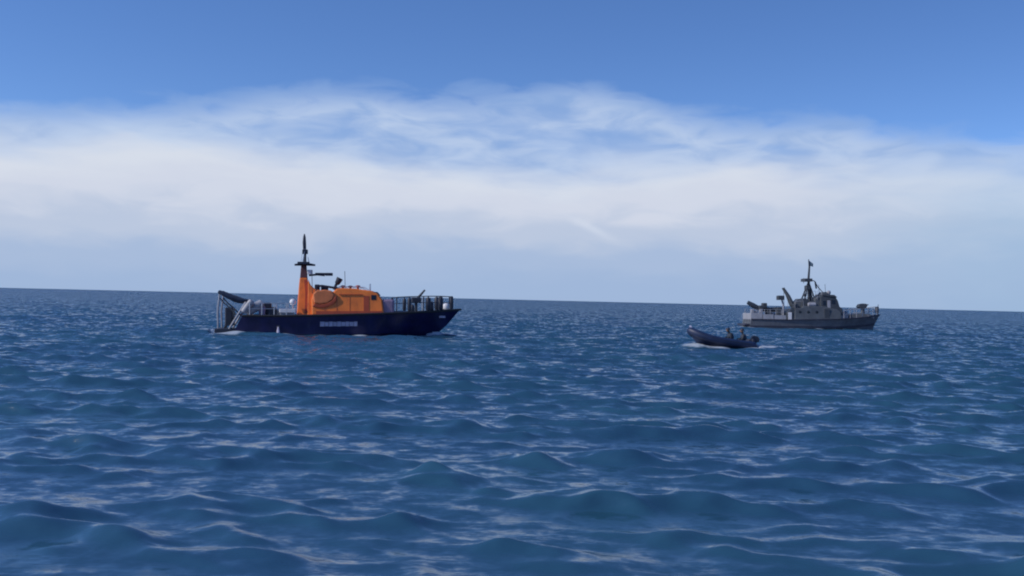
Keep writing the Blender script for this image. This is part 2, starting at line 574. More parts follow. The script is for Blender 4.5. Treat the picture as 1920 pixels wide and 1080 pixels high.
for a in (634, 648, 662, 676):
    for y in (-1.35, 1.35):
        MB().tube([L(a, 541, y), L(a, 535.5, y)], .022, 5).build('roof_stanchion', 'steel', life)
for y in (-1.35, 1.35):
    MB().tube([L(632, 535.5, y), L(662, 535.5, y), L(680, 537, y), L(688, 542, y)], .02, 5).build('roof_rail', 'steel', life)
for a, y in ((640, -.6), (655, .4), (668, -.8)):
    MB().lathe([(.08, 0), (.08, .14), (.17, .16), (.15, .24), (.03, .27)], (lx(a), y, lz(a, 540)), (0, 0, 1), 10).build('roof_ventilator', 'orange_dark', life, smooth=40)
for a in (606, 628, 652):
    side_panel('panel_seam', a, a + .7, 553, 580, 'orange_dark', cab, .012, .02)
for a, y in ((583, -1.2), (646, 1.1)):
    MB().tube([L(a, 548, y), L(a - 1.5, 505, y)], .02, 5).build('whip_aerial', 'dark', life)
# searchlight leaning forward
sl = MB().tube([L(623, 541, -.7), L(628, 530, -.7)], [.10, .09], 8).build('searchlight', 'dark', life, smooth=40)
MB().lathe([(.10, -.26), (.17, -.18), (.21, .12), (.22, .2), (.20, .22)], (lx(631.5), -.7, lz(631.5, 525)), (.45, 0, .9), 12).build('searchlight_head', 'dark', sl, smooth=40)
MB().tube([L(691, 545, -.8), L(691, 530, -.8)], [.06, .05], 6).build('roof_aerial', 'steel', life)

# mast tower: orange, raked, tapering
mt_prof = P([(554.5, 588), (556, 560), (558, 530), (559.2, 519), (573, 519), (575, 528), (579, 545), (584, 560), (586, 588)])
tower = MB().prism(mt_prof, 1.15, .50).build('mast_tower', 'orange', life, bevel=.06)
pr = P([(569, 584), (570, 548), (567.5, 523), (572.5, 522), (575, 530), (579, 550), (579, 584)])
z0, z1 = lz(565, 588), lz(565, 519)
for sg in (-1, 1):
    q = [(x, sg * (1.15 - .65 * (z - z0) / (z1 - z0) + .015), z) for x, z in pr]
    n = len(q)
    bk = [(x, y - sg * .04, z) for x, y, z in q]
    MB().add(q + bk, [tuple(range(n)), tuple(reversed(range(n, 2 * n)))] + [(i, i + n, (i + 1) % n + n, (i + 1) % n) for i in range(n)]).build('tower_shade_panel', 'orange_dark', tower)  # thin raised plates; the tower's shaded forward part is painted in dark orange
MB().prism(P([(559.2, 524), (561.5, 494), (571.5, 494), (574.2, 524)]), .46, .30).build('tower_head', 'maroon', tower, bevel=.04)
MB().tube([L(549, 494.5), L(560, 493.5), L(575, 493.5), L(588, 495)], [.06, .10, .10, .06], 8).build('mast_crosstree', 'dark', tower, smooth=40)
MB().box(L(566, 492, 0), (.8, 2.2, .16)).build('mast_platform', 'dark', tower)
MB().tube([L(568.5, 495), L(568.5, 455), L(567, 440)], [.10, .07, .03], 8).build('topmast', 'dark', tower, smooth=40)
MB().lathe([(.05, -.5), (.09, -.42), (.12, 0), (.09, .38), (.03, .6)], L(567, 453), (0, 0, 1), 12).build('mast_light', 'dark', tower, smooth=40)
MB().box(L(568.5, 470, 0), (.38, .5, .30)).build('radar_reflector', 'dark', tower)
for a, b in ((560, 474), (577, 480)):
    MB().tube([L(a, 494), L(a + (568.5 - a) * .35, b)], .02, 5).build('whip_aerial', 'steel', tower)
for y in (-.9, .9):
    MB().tube([L(568.5, 462, 0), L(564, 493, y)], .02, 5).build('mast_stay', 'steel', tower)
MB().tube([L(576, 514), L(592, 512.5), L(606, 514)], .07, 6).build('radar_bracket', 'dark', tower)
MB().box(L(604, 511.5, 0), (1.15, .18, .16)).build('radar_scanner', 'dark', tower)
MB().box(L(614, 512, 0), (.5, .3, .2)).build('radar_counterweight', 'dark', tower)
MB().box(L(578, 508, -.2), (.36, .4, .30)).build('floodlight', 'white', tower)

MB().prism(P([(574, 588), (575, 522), (580, 533), (588, 540), (602, 543), (604, 588)]), 1.45, 1.0).build('tower_fairing', 'orange', life, bevel=.05)
# foredeck
MB().box(L(724, 572, -.4), (.85, 2.4, .95)).build('foredeck_locker', 'mauve', life, bevel=.06)
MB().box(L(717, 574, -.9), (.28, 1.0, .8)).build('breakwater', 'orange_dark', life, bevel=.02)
MB().box(L(732, 570, -1.2), (.16, .5, .95)).build('locker_post', 'dark', life, bevel=.02)
MB().box(L(748, 584, 0), (1.0, 1.2, .25)).build('fore_hatch', 'grey_deck', life, bevel=.03)


def half_beam(px):
    return float(np.interp(px, 457 + ts * 411, hb))


def sheer(px):
    return float(np.interp(px, 457 + ts * 411, sheer_px))


stan = [(739, 555), (763, 554), (800, 553), (825, 553), (848, 554)]
for i, (a, b) in enumerate(stan):
    for sg in (-1, 1):
        y = sg * (half_beam(a) - .12)
        st = MB().tube([L(a, sheer(a) + 1, y), L(a, b, y)], .04, 6).build('bow_stanchion', 'dark', life)
        if i > 0 and (sg < 0 or i % 2):
            w = [.13, .18, .18, .13][i - 1]
            MB().lathe([(w * .6, 0), (w, .12), (w, .78), (w * .6, .9)], (lx(a), y, lz(a, sheer(a) - 1)), (0, 0, 1), 10).build('fender_sleeve', 'dark', st, smooth=40)
for sg in (-1, 1):
    for dz in (0, 12):
        MB().tube([L(a, b + dz, sg * (half_beam(a) - .12)) for a, b in stan], .022, 5).build('bow_rail', 'dark', life)
for a, yy, hh in ((772, -.6, .55), (812, .3, .7), (834, .2, .5)):
    MB().lathe([(.12, 0), (.16, .08), (.14, hh - .1), (.05, hh)], (lx(a), yy, lz(a, sheer(a) + 1)), (0, 0, 1), 10).build('deck_bollard', 'dark', life, smooth=40)
MB().box(L(781, 560, 0), (.65, .6, .36)).build('davit_head', 'dark', life, bevel=.03)
MB().tube([L(781, 582, 0), L(781, 560, 0)], .10, 8).build('davit_post', 'dark', life, smooth=40)
MB().tube([L(783, 558, 0), L(798, 541, 0)], [.10, .06], 8).build('davit_arm', 'deep_grey', life, smooth=40)
MB().tube([L(792, 580, -.3), L(792, 556, -.3)], .05, 6).build('davit_brace', 'steel', life)
MB().lathe([(.10, -.2), (.26, -.12), (.28, .05), (.2, .2), (.05, .26)], (lx(838), -.35, lz(838, 573.5)), (0, 0, 1), 12).build('anchor_windlass', 'white', life, smooth=50)

pos = at(LX0 + 2, 622 + (LX0 - 440) * .0078, D_LIFE)
life.location = (pos.x, D_LIFE, 0.02)
YAW_LIFE = 10.5
life.rotation_euler = (R(-0.6), R(-0.9), R(YAW_LIFE))

# ------------------------------------------------------------------ patrol vessel
pat = thing('patrol_boat', 'distant grey patrol boat with tall lattice mast and pale stern on the horizon', 'boat')
YAW_PAT = 1.3                  # seen about 17 degrees off its beam, from aft
CP = math.cos(R(17.0))
PX0 = 1522.0


def px_(p):
    return (p - PX0) * S_PAT / CP


def pz(p, q):
    return (615 + (p - 1400) * 0.004 - q) * S_PAT


def Q(p, q, y=0.0):
    return (px_(p), y, pz(p, q))


def PP(pts):
    return [(px_(a), pz(a, b)) for a, b in pts]


tp = np.linspace(0, 1, 27)
kb = [0, .2, .45, .65, .8, .91, .97, 1]
pb = np.interp(tp, kb, [2.05, 2.25, 2.35, 2.2, 1.75, 1.0, .45, .06])
pc = np.interp(tp, kb, [1.9, 2.05, 2.1, 1.8, 1.15, .48, .18, .03])
psh = np.interp(1405 + tp * 240, [1405, 1470, 1560, 1610, 1645], [598, 599, 597.5, 594, 589])
prow = []
for t, b, c, sp in zip(tp, pb, pc, psh):
    xs, xw, xk = 1405 + t * 240, 1403 + t * 232, 1403 + t * 222
    zs = pz(xs, sp)
    zc = .12 + .4 * max(0, (t - .6) / .4) ** 1.6
    r = [(px_(xk), 0, -.8), (px_(xk * .4 + xw * .6), c * .65, -.35), (px_(xw), c, zc)]
    for q in (.12, .45, .8, 1):
        z = zc + (zs - zc) * q
        r.append((px_(xw) + (px_(xs) - px_(xw)) * q, c + (b - c) * q ** (1 + t), z))
    prow.append(r)
ph = hull_mesh(prow, 6).build('hull', 'hull_grey', pat, smooth=28)
for sg in (-1, 1):
    # dark boot topping strip, a plate just proud of the hull
    vs, fs = [], []
    for r in prow:
        for p in (r[2], r[3]):
            vs.append((p[0] + .0, sg * (p[1] + .018), p[2] + (.16 if p is r[3] else -.1)))
    for i in range(len(prow) - 1):
        fs.append((i * 2, i * 2 + 2, i * 2 + 3, i * 2 + 1))
    bt = MB().add(vs, fs).build('boot_topping', 'boot', ph)
    sm = bt.modifiers.new('thickness', 'SOLIDIFY')
    sm.thickness = .03
    MB().tube([(r[-1][0], sg * (r[-1][1] + .02), r[-1][2] - .03) for r in prow], .06, 6).build('rubbing_strake', 'boot', ph, smooth=40)
vs, fs = [], []
for r in prow:
    x, y, z = r[-1]
    vs += [(x, -y + .01, z - .05), (x, y - .01, z - .05)]
for i in range(len(prow) - 1):
    fs.append((i * 2, i * 2 + 2, i * 2 + 3, i * 2 + 1))
MB().add(vs, fs).build('deck', 'grey_deck', pat)
# pale stern bulwark: three sides, with freeing gaps
bwz = lambda a: pz(a, float(np.interp(a, 1405 + tp * 240, psh)))
for sg in (-1, 1):
    for a, b in ((1405, 1424), (1426, 1444), (1446, 1466)):
        za, zb = bwz(a), bwz(b)
        ya, yb = (float(np.interp(q, 1405 + tp * 240, pb)) - .03 for q in (a, b))
        h = .72 if a < 1420 else .58 if a < 1440 else .5
        v = [(px_(a), sg * ya, za - .03), (px_(b), sg * yb, zb - .03), (px_(b), sg * yb, zb + h), (px_(a), sg * ya, za + h)]
        v += [(p[0], p[1] - sg * .06, p[2]) for p in v]
        MB().add(v, [(0, 1, 2, 3), (7, 6, 5, 4), (0, 4, 5, 1), (1, 5, 6, 2), (2, 6, 7, 3), (3, 7, 4, 0)]).build('stern_bulwark', 'light_grey', pat)
MB().box((px_(1405) + .03, 0, bwz(1405) + .33), (.07, 4.0, .74), bevel=.1).build('stern_bulwark', 'light_grey', pat)
MB().box((px_(1401), 0, .42), (.9, 3.6, .22)).build('stern_platform', 'boot', pat)
for y in (-1.2, 0, 1.2):
    MB().box((px_(1405) - .05, y, .78), (.06, .7, .5)).build('transom_plate', 'navy_grey', ph)
# dark boom laid fore and aft over the stern, with its cradles
MB().tube([Q(1405, 567, -.3), Q(1415, 573, -.3), Q(1427, 579, -.3), Q(1446, 581, -.3), Q(1466, 580, -.3)], [.22, .30, .26, .28, .3], 8).build('cargo_boom', 'deep_grey', pat, smooth=50)
for a, b, h in ((1434, 573, .30), (1442, 586, .42), (1460, 584, .45), (1428, 576, .2)):
    MB().box(Q(a, b, -.5), (.55, .8, h * 2)).build('boom_cradle', 'deep_grey', pat, bevel=.04)
for a in (1437, 1459):
    MB().tube([Q(a, 599, -.6), Q(a, 580, -.6)], .11, 6).build('boom_support', 'deep_grey', pat)
MB().box(Q(1452, 592, .4), (1.3, 1.8, .7)).build('deck_locker', 'light_grey', pat, bevel=.04)
for a, hh in ((1410, 1.25), (1417, 1.0), (1427, 1.35)):
    MB().box(Q(a, 590, -1.2 + .02 * (a - 1410)), (.38, .5, hh)).build('stern_locker', 'light_grey', pat, bevel=.05)
for a in (1409, 1419, 1429, 1439, 1449, 1459):
    for sg in (-1, 1):
        MB().tube([(px_(a), sg * 2.0, bwz(a) + .4), (px_(a), sg * 2.0, bwz(a) + 1.15)], .03, 5).build('stern_stanchion', 'light_grey', pat)
for sg in (-1, 1):
    for h in (.85, 1.15):
        MB().tube([(px_(a), sg * 2.0, bwz(a) + h) for a in (1407, 1430, 1462)], .02, 5).build('stern_rail', 'light_grey', pat)
# post carrying a dark lamp box, and the inclined crane jib
MB().tube([Q(1467, 600, -.9), Q(1467, 575, -.9), Q(1464, 560, -.9)], .11, 8).build('lamp_post', 'light_grey', pat, smooth=40)
MB().box(Q(1461.5, 558.5, -.9), (.80, .8, .52)).build('lamp_box', 'deep_grey', pat, bevel=.05)
MB().tube([Q(1490, 577, .2), Q(1481, 556, .2), Q(1471, 540, .2)], [.30, .22, .16], 8).build('crane_jib', 'navy_grey', pat, smooth=40)
MB().tube([Q(1484, 574, .2), Q(1476, 552, .2), Q(1469.5, 540, .2)], .08, 6).build('crane_ram', 'navy_grey', pat)
MB().tube([Q(1472, 541, .2), Q(1473, 578, .2)], .025, 5).build('crane_wire', 'deep_grey', pat)
# aft deckhouse frame with an open passage, then the deckhouse
MB().prism(PP([(1471, 600), (1471, 586), (1478, 579), (1484, 579), (1484, 600)]), 1.75, 1.65).build('aft_locker', 'deep_grey', pat, bevel=.05)
MB().box(Q(1475, 593, -1.76), (.42, .06, .95)).build('aft_door', 'white', pat)
house = MB().prism(PP([(1483, 600), (1484, 578), (1497, 577), (1500, 574), (1534, 574), (1560, 580), (1566, 585), (1567, 599)]), 1.85, 1.65).build('deckhouse', 'navy_grey', pat, bevel=.07)
for a in (1493, 1508, 1523):
    for sg in (-1, 1):
        MB().lathe([(.17, -.02), (.17, .02), (.13, .03)], (px_(a), sg * 1.74, pz(a, 585)), (0, sg, 0), 12).build('porthole', 'glass', house, smooth=40)
MB().box(Q(1541, 589, -1.78), (.62, .08, 1.25)).build('deckhouse_door', 'deep_grey', house)
# ready locker and vent on the deckhouse roof
MB().prism(PP([(1488, 577), (1490, 566), (1495, 560), (1500, 561), (1503, 574), (1503, 577)]), .8, .6).build('vent_cowl', 'navy_grey', pat, bevel=.05)
MB().prism(PP([(1499, 576), (1501, 562), (1505, 559), (1511, 561), (1514, 567), (1514, 576)]), 1.0, .9).build('raft_rack', 'deep_grey', pat, bevel=.05)
MB().prism(PP([(1512, 576), (1513, 565), (1523, 564), (1523, 576)]), 1.1, 1.0).build('mast_house', 'navy_grey', pat, bevel=.05)
MB().prism(PP([(1521, 576), (1523, 560), (1526, 557), (1533, 557), (1534, 576)]), 1.2, 1.1).build('wheelhouse_annex', 'navy_grey', pat, bevel=.05)
# wheelhouse with raked, rounded front
wp = [(1531, 590), (1531, 556), (1536, 553), (1556, 555), (1558, 557), (1563, 566), (1565, 575), (1570, 578), (1571, 590)]
wh = MB().prism(PP(wp), 1.6, 1.35).build('wheelhouse', 'deep_grey', pat, bevel=.09)
wy = lambda z: 1.6 + (1.35 - 1.6) * (z - pz(1545, 590)) / (pz(1545, 552) - pz(1545, 590))


def pat_panel(name, a, b, c, d, mat, parent, proud=.02):
    for sg in (-1, 1):
        q = [(px_(xx), sg * (wy(pz(xx, yy)) + proud), pz(xx, yy)) for xx, yy in ((a, d), (b, d), (b, c), (a, c))]
        bk = [(p[0], p[1] - sg * .04, p[2]) for p in q]
        MB().add(q + bk, [(0, 1, 2, 3), (7, 6, 5, 4), (0, 4, 5, 1), (1, 5, 6, 2), (2, 6, 7, 3), (3, 7, 4, 0)]).build(name, mat, parent)


pat_panel('side_window', 1535.5, 1540.5, 564, 572, 'glass', wh)
pat_panel('wheelhouse_door', 1543, 1548.5, 563, 581, 'light_grey', wh)
pat_panel('side_window', 1551, 1557, 562, 570, 'glass', wh)
for k in range(3):
    y0 = -1.15 + k * .8
    a, b = Q(1558.4, 556.5), Q(1562.9, 564.5)
    MB().add([(b[0] + .05, y0, b[2]), (b[0] + .05, y0 + .7, b[2]), (a[0] + .05, y0 + .7, a[2]), (a[0] + .05, y0, a[2]),
              (b[0] - .05, y0, b[2]), (b[0] - .05, y0 + .7, b[2]), (a[0] - .05, y0 + .7, a[2]), (a[0] - .05, y0, a[2])],
             [(0, 1, 2, 3), (7, 6, 5, 4), (0, 4, 5, 1), (1, 5, 6, 2), (2, 6, 7, 3), (3, 7, 4, 0)]).build('windscreen_pane', 'glass', wh)
MB().prism(PP([(1534, 554), (1535, 551.5), (1556, 553), (1560.5, 557), (1559, 558)]), 1.5, 1.45).build('wheelhouse_brow', 'deep_grey', wh, bevel=.03)
MB().prism(PP([(1536, 552), (1538, 547.5), (1545, 547), (1547, 552)]), .8, .7).build('roof_locker', 'navy_grey', wh, bevel=.04)
MB().lathe([(.16, -.2), (.26, 0), (.2, .22), (.05, .3)], Q(1550, 549, -.5), (0, 0, 1), 12).build('satellite_dome', 'light_grey', wh, smooth=50)
for y in (-1.2, 1.2):
    MB().tube([Q(1541, 552, y), Q(1540, 533, y)], .025, 5).build('whip_aerial', 'deep_grey', wh)
    MB().tube([Q(1534, 553, y), Q(1534, 545, y), Q(1526, 546, y), Q(1526, 561, y)], .03, 5).build('roof_rail', 'light_grey', wh)
MB().lathe([(.1, -.5), (.24, -.42), (.26, 0), (.24, .42), (.1, .5)], Q(1516, 571, -1.3), (1, 0, 0), 12).build('raft_canister', 'light_grey', pat, smooth=40)
MB().box(Q(1487, 574, -1.1), (.6, .7, .5)).build('ready_box', 'deep_grey', pat, bevel=.04)
MB().tube([Q(1505, 577, -.8), Q(1506, 553, -.8)], [.09, .05], 6).build('signal_lamp_post', 'deep_grey', pat)
MB().box(Q(1506, 553, -.8), (.35, .35, .35)).build('signal_lamp', 'deep_grey', pat, bevel=.04)
for y in (-1.5, 1.5):
    MB().tube([Q(1485, 577, y), Q(1485, 566, y), Q(1500, 564, y), Q(1500, 574, y)], .03, 5).build('deckhouse_rail', 'light_grey', pat)
# mast: two legs and lattice, crosstrees, pennant
mast = MB().tube([Q(1518, 575), Q(1517, 548), Q(1516, 522), Q(1517.5, 500), Q(1516, 486)], [.28, .19, .14, .11, .05], 8).build('mast', 'deep_grey', pat, smooth=40)
for fx, y in ((1502, -.9), (1502, .9), (1529, -.7), (1529, .7)):
    MB().tube([Q(fx, 575, y), Q(1516, 528, 0)], .085, 6).build('mast_leg', 'deep_grey', mast)
for k in range(4):
    t0, t1 = k * .23, (k + 1) * .23
    for y0 in (-1, 1):
        pa = Q(1502 + 14 * t0, 575 - 47 * t0, y0 * .9 * (1 - t0))
        pb_ = Q(1529 - 13 * t1, 575 - 47 * t1, y0 * .7 * (1 - t1))
        MB().tube([pa, pb_], .03, 5).build('mast_brace', 'deep_grey', mast)
MB().box(Q(1512.5, 525, 0), (.95, 1.6, .35)).build('crosstree', 'deep_grey', mast)
MB().tube([Q(1516, 527, -1.6), Q(1516, 524.5, 0), Q(1516, 527, 1.6)], .04, 6).build('signal_yard', 'deep_grey', mast)
MB().box(Q(1514, 539, 0), (.55, .8, .5)).build('radar_scanner', 'deep_grey', mast)
MB().tube([Q(1507, 531), Q(1507, 521)], .03, 5).build('whip_aerial', 'deep_grey', mast)
MB().tube([Q(1517, 523), Q(1527, 527), Q(1533, 538), Q(1545, 551)], [.03, .06, .05, .04], 6).build('forestay', 'deep_grey', mast)
MB().tube([Q(1528, 528), Q(1530, 541)], .09, 6).build('stay_block', 'deep_grey', mast)
fl = MB()
vs, fs = [], []
for i in range(7):
    for k in range(4):
        t = i / 6
        vs.append((px_(1517.5 + 7 * t), .12 * math.sin(t * 7 + k * .4) * t, pz(1517, 488.5 + k * 3.2 * (1 - .45 * t) + 6 * t)))
for i in range(6):
    for k in range(3):
        fs.append((i * 4 + k, i * 4 + 4 + k, i * 4 + 5 + k, i * 4 + 1 + k))
fo = fl.add(vs, fs).build('pennant', 'flag', mast, smooth=80)
fo.modifiers.new('thickness', 'SOLIDIFY').thickness = .015
# foredeck: covered gun on its pedestal, rails, jackstaff
MB().tube([Q(1614, 596, 0), Q(1614, 578, 0)], [.28, .2], 10).build('gun_pedestal', 'navy_grey', pat, smooth=40)
gm = MB().prism(PP([(1603.5, 575), (1606, 570), (1613, 568.5), (1619, 569), (1620.5, 573), (1617, 578), (1607, 577.5)]), .5, .4).build('covered_gun', 'deep_grey', pat, bevel=.06)
MB().tube([Q(1617, 572.5, 0), Q(1624, 570.5, 0)], .07, 8).build('gun_barrel', 'deep_grey', gm, smooth=40)
MB().prism(PP([(1588, 597), (1591, 589), (1600, 587), (1624, 588), (1630, 594), (1630, 597)]), 1.0, .8).build('foredeck_house', 'navy_grey', pat, bevel=.06)
MB().box(Q(1576, 592, -.6), (.9, 1.0, .6)).build('deck_locker', 'light_grey', pat, bevel=.04)
MB().box(Q(1584, 589, .5), (.5, .8, .8)).build('anchor_winch', 'light_grey', pat, bevel=.04)
ph_b = lambda a: float(np.interp(a, 1405 + tp * 240, pb))
stn = (1570, 1582, 1594, 1606, 1618, 1629, 1638)
for a in stn:
    for sg in (-1, 1):
        MB().tube([(px_(a), sg * (ph_b(a) - .1), bwz(a) - .03), (px_(a), sg * (ph_b(a) - .1), bwz(a) + 1.0)], .035, 5).build('stanchion', 'light_grey', pat)
for sg in (-1, 1):
    for h in (.5, 1.0):
        MB().tube([(px_(a), sg * (ph_b(a) - .1), bwz(a) + h) for a in stn], .022, 5).build('deck_rail', 'light_grey', pat)
MB().tube([Q(1641, 592, 0), Q(1642, 570, 0)], [.06, .03], 6).build('jackstaff', 'deep_grey', pat)
MB().box(Q(1640, 580, 0), (.34, .34, .75)).build('bow_fairlead', 'deep_grey', pat, bevel=.04)
pp_ = at(PX0, 615.5, D_PAT)
pat.location = (pp_.x, D_PAT, 0.0)
pat.rotation_euler = (R(-.8), R(-.9), R(YAW_PAT))

# ------------------------------------------------------------------ inflatable boat
rib = thing('inflatable_boat', 'small dark blue open boat with upturned bow between the two larger vessels', 'boat')
# bow along +x, about 4.3 m
half = [(-2.0, .78, .30), (-1.4, .82, .30), (-.6, .84, .32), (.2, .82, .36), (.9, .72, .44), (1.4, .55, .56), (1.75, .32, .69), (1.92, .10, .77)]
path = [(x, -y, z) for x, y, z in half] + [(1.96, 0, .79)] + [(x, y, z) for x, y, z in reversed(half)]
fine = []
for i in range(len(path) - 1):
    p0, p1 = Vector(path[max(i - 1, 0)]), Vector(path[i])
    p2, p3 = Vector(path[i + 1]), Vector(path[min(i + 2, len(path) - 1)])
    for k in range(3):
        t = k / 3
        fine.append(.5 * ((2 * p1) + (p2 - p0) * t + (2 * p0 - 5 * p1 + 4 * p2 - p3) * t * t + (3 * p1 - p0 - 3 * p2 + p3) * t ** 3))
fine.append(Vector(path[-1]))
rad = [.10] + [.23] * (len(fine) - 2) + [.10]
collar = MB().tube(fine, rad, 12).build('buoyancy_tube', 'tube', rib, smooth=50)
MB().tube([p + Vector((0, (-.22 if p.y < 0 else .22) if abs(p.y) > .1 else 0, .06)) for p in fine[2:-2]], .025, 5).build('grab_line', 'dark', collar)
rr = []
for x, w, zk, zc in ((-1.95, .72, -.25, .15), (-1, .76, -.28, .15), (0, .74, -.28, .2), (.8, .62, -.2, .30), (1.4, .4, .0, .42), (1.8, .12, .36, .58)):
    rr.append([(x, 0, zk), (x, w * .55, zk + (zc - zk) * .45), (x, w, zc)])
hull_mesh(rr, 2).build('hull', 'tube', rib, smooth=40)
MB().prism([(-1.9, .16), (-1.9, .22), (.8, .30), (1.3, .48), (1.3, .42), (.8, .24)], .66, .5).build('floor', 'deep_grey', rib)
MB().box((1.0, 0, .52), (.5, .6, .22)).build('bow_locker', 'deep_grey', rib, bevel=.03)
MB().box((-1.88, 0, .42), (.10, 1.1, .55)).build('transom', 'boot', rib)
for y in (0.0,):
    ob = MB().prism([(-2.15, -.3), (-2.02, -.3), (-1.98, .55), (-2.28, .55)], .08, .1, yc=y).build('outboard_motor', 'dark', rib, bevel=.02)
    MB().prism([(-2.42, .55), (-1.96, .52), (-1.93, .80), (-2.02, .92), (-2.30, .90), (-2.42, .78)], .19, .15, yc=y).build('engine_cowling', 'dark', ob, bevel=.05)
MB().tube([(1.94, -.06, .98), (2.02, 0, 1.06), (1.94, .06, .98)], .06, 6).build('bow_ring', 'pale', rib, smooth=50)
rp = at(1350, 651, D_RIB)
YAW_RIB = 189
rib.location = (rp.x, D_RIB, 0.05)
rib.rotation_euler = (R(2), R(-5), R(YAW_RIB))

# crew of the small boat: two people sitting low on the floor by the stern, leaning forward
def crew(x, y, lean, turn, label):
    per = bpy.data.objects.new('person', None)
    J, E, RD = [], [], []

    def j(p, r, parent=None):
        J.append(p)
        RD.append(r)
        if parent is not None:
            E.append((parent, len(J) - 1))
        return len(J) - 1

    cl, sl_ = math.cos(lean), math.sin(lean)
    up_ = lambda h, fx=0.0, yy=0.0: (fx * cl + h * sl_, yy, .12 + h * cl - fx * sl_)
    pel = j(up_(0), .15)
    wai = j(up_(.18), .14, pel)
    che = j(up_(.38), .165, wai)
    nb = j(up_(.52), .07, che)
    nk = j(up_(.60, .02), .055, nb)
    hd = j(up_(.68, .04), .085, nk)
    j(up_(.79, .03), .085, hd)
    for sg in (-1, 1):
        sh = j(up_(.47, 0, sg * .19), .068, che)
        el_ = j(up_(.24, .14, sg * .27), .048, sh)
        wr = j(up_(.14, .36, sg * .20), .034, el_)
        pm = j(up_(.13, .43, sg * .19), .032, wr)
        for q in range(4):
            f1 = j(up_(.125, .475, sg * (.165 + q * .018)), .010, pm)
            j(up_(.085, .49 - .004 * abs(q - 1.5), sg * (.165 + q * .018)), .008, f1)
        th_ = j(up_(.15, .45, sg * .145), .010, pm)
        j(up_(.115, .475, sg * .14), .009, th_)
        hp = j((.05, sg * .11, .10), .105, pel)
        kn = j((.36, sg * .20, .34), .075, hp)
        an = j((.52, sg * .17, .03), .050, kn)
        j((.68, sg * .18, .0), .040, an)
    me_ = bpy.data.meshes.new('body')
    me_.from_pydata(J, E, [])
    bo = bpy.data.objects.new('body', me_)
    col.objects.link(bo)
    bo.parent = per
    sk = bo.modifiers.new('skin', 'SKIN')
    sv = me_.skin_vertices[0].data
    for v_, r_ in zip(sv, RD):
        v_.radius = (r_, r_)
    sv[0].use_root = True
    sub = bo.modifiers.new('smooth', 'SUBSURF')
    sub.levels = sub.render_levels = 1
    me_.materials.append(M['suit'])
    hc_ = up_(.735, .035)
    MB().lathe([(.03, -.115), (.085, -.09), (.105, -.03), (.108, .03), (.085, .09), (.03, .12)], (hc_[0] + .012, 0, hc_[2]), (sl_, 0, cl), 14).build('face', 'skin', per, smooth=60)
    MB().lathe([(.128, -.02), (.130, .03), (.112, .09), (.065, .13), (.01, .145)], (hc_[0] - .01, 0, hc_[2] + .015), (sl_, 0, cl), 14).build('cap', 'dark', per, smooth=60)
    MB().prism([(hc_[0] + .10, hc_[2] + .01), (hc_[0] + .145, hc_[2] - .03), (hc_[0] + .10, hc_[2] - .035)], .014).build('nose', 'skin', per)
    vest = MB()
    rings = []
    for h, wx, wy_ in ((.16, .17, .20), (.24, .185, .215), (.36, .195, .225), (.45, .175, .205), (.50, .12, .14)):
        rings.append([up_(h, wx * math.cos(k * math.pi / 7), wy_ * math.sin(k * math.pi / 7)) for k in range(14)])
    vv = [p for r_ in rings for p in r_]
    ff = [(i * 14 + k, i * 14 + (k + 1) % 14, i * 14 + 14 + (k + 1) % 14, i * 14 + 14 + k) for i in range(4) for k in range(14)]
    vest.add(vv, ff).build('life_vest', 'vest', per, smooth=60).modifiers.new('thickness', 'SOLIDIFY').thickness = .03
    per['label'] = label
    per['category'] = 'person'
    per['group'] = 'crew of the small boat'
    col.objects.link(per)
    bpy.context.view_layer.update()
    per.matrix_world = rib_m @ Matrix.Translation((x, y, .30)) @ Matrix.Rotation(turn, 4, 'Z')
    return per


M['suit'] = material('dark_waterproofs', (0.016, 0.022, 0.036), 0.7, 0.25, 6)
M['vest'] = material('dark_life_vest', (0.030, 0.045, 0.075), 0.7, 0.2, 6)
M['skin'] = material('skin', (0.30, 0.17, 0.11), 0.55, 0.1, 8)
bpy.context.view_layer.update()
rib_m = rib.matrix_world.copy()
crew(-.62, .26, R(24), R(6), 'dark clothed person sitting forward in the small open boat, facing its bow')
crew(-1.40, .30, R(14), R(-8), 'dark clothed person sitting at the very stern of the small open boat')

# ================================================================== the sea
rng = np.random.default_rng(11)
half_a, step = R(35), R(0.08)
dense = np.arange(-half_a, half_a, step)
rest = np.linspace(half_a, 2 * math.pi - half_a, 46)
ang = np.concatenate([dense, rest])
rad_ = [2.5]
while rad_[-1] < 420:
    rad_.append(rad_[-1] + max(0.026, 0.0045 * rad_[-1]))
while rad_[-1] < 60000:
    rad_.append(rad_[-1] * 1.06)
rad_ = np.array(rad_)
nr, na = len(rad_), len(ang)
RR, AA = np.meshgrid(rad_, ang, indexing='ij')
X0, Y0 = RR * np.sin(AA), RR * np.cos(AA)
da = np.full(na, step)
da[len(dense):] = rest[1] - rest[0]
dr = np.gradient(rad_)
space = np.maximum(dr[:, None], RR * da[None, :])
space_row = np.maximum(dr, rad_ * step)
H = np.zeros_like(X0)
HR = np.zeros_like(X0)
DX = np.zeros_like(X0)
DY = np.zeros_like(X0)
FOLD = np.zeros_like(X0)
LODV = np.zeros_like(X0)                          # slope variance of the waves too small for the mesh there
NW = 170
lam = np.exp(np.linspace(math.log(6.4), math.log(0.11), NW))
main = R(-101)                                   # heading of the wind sea: towards the camera and a little aside
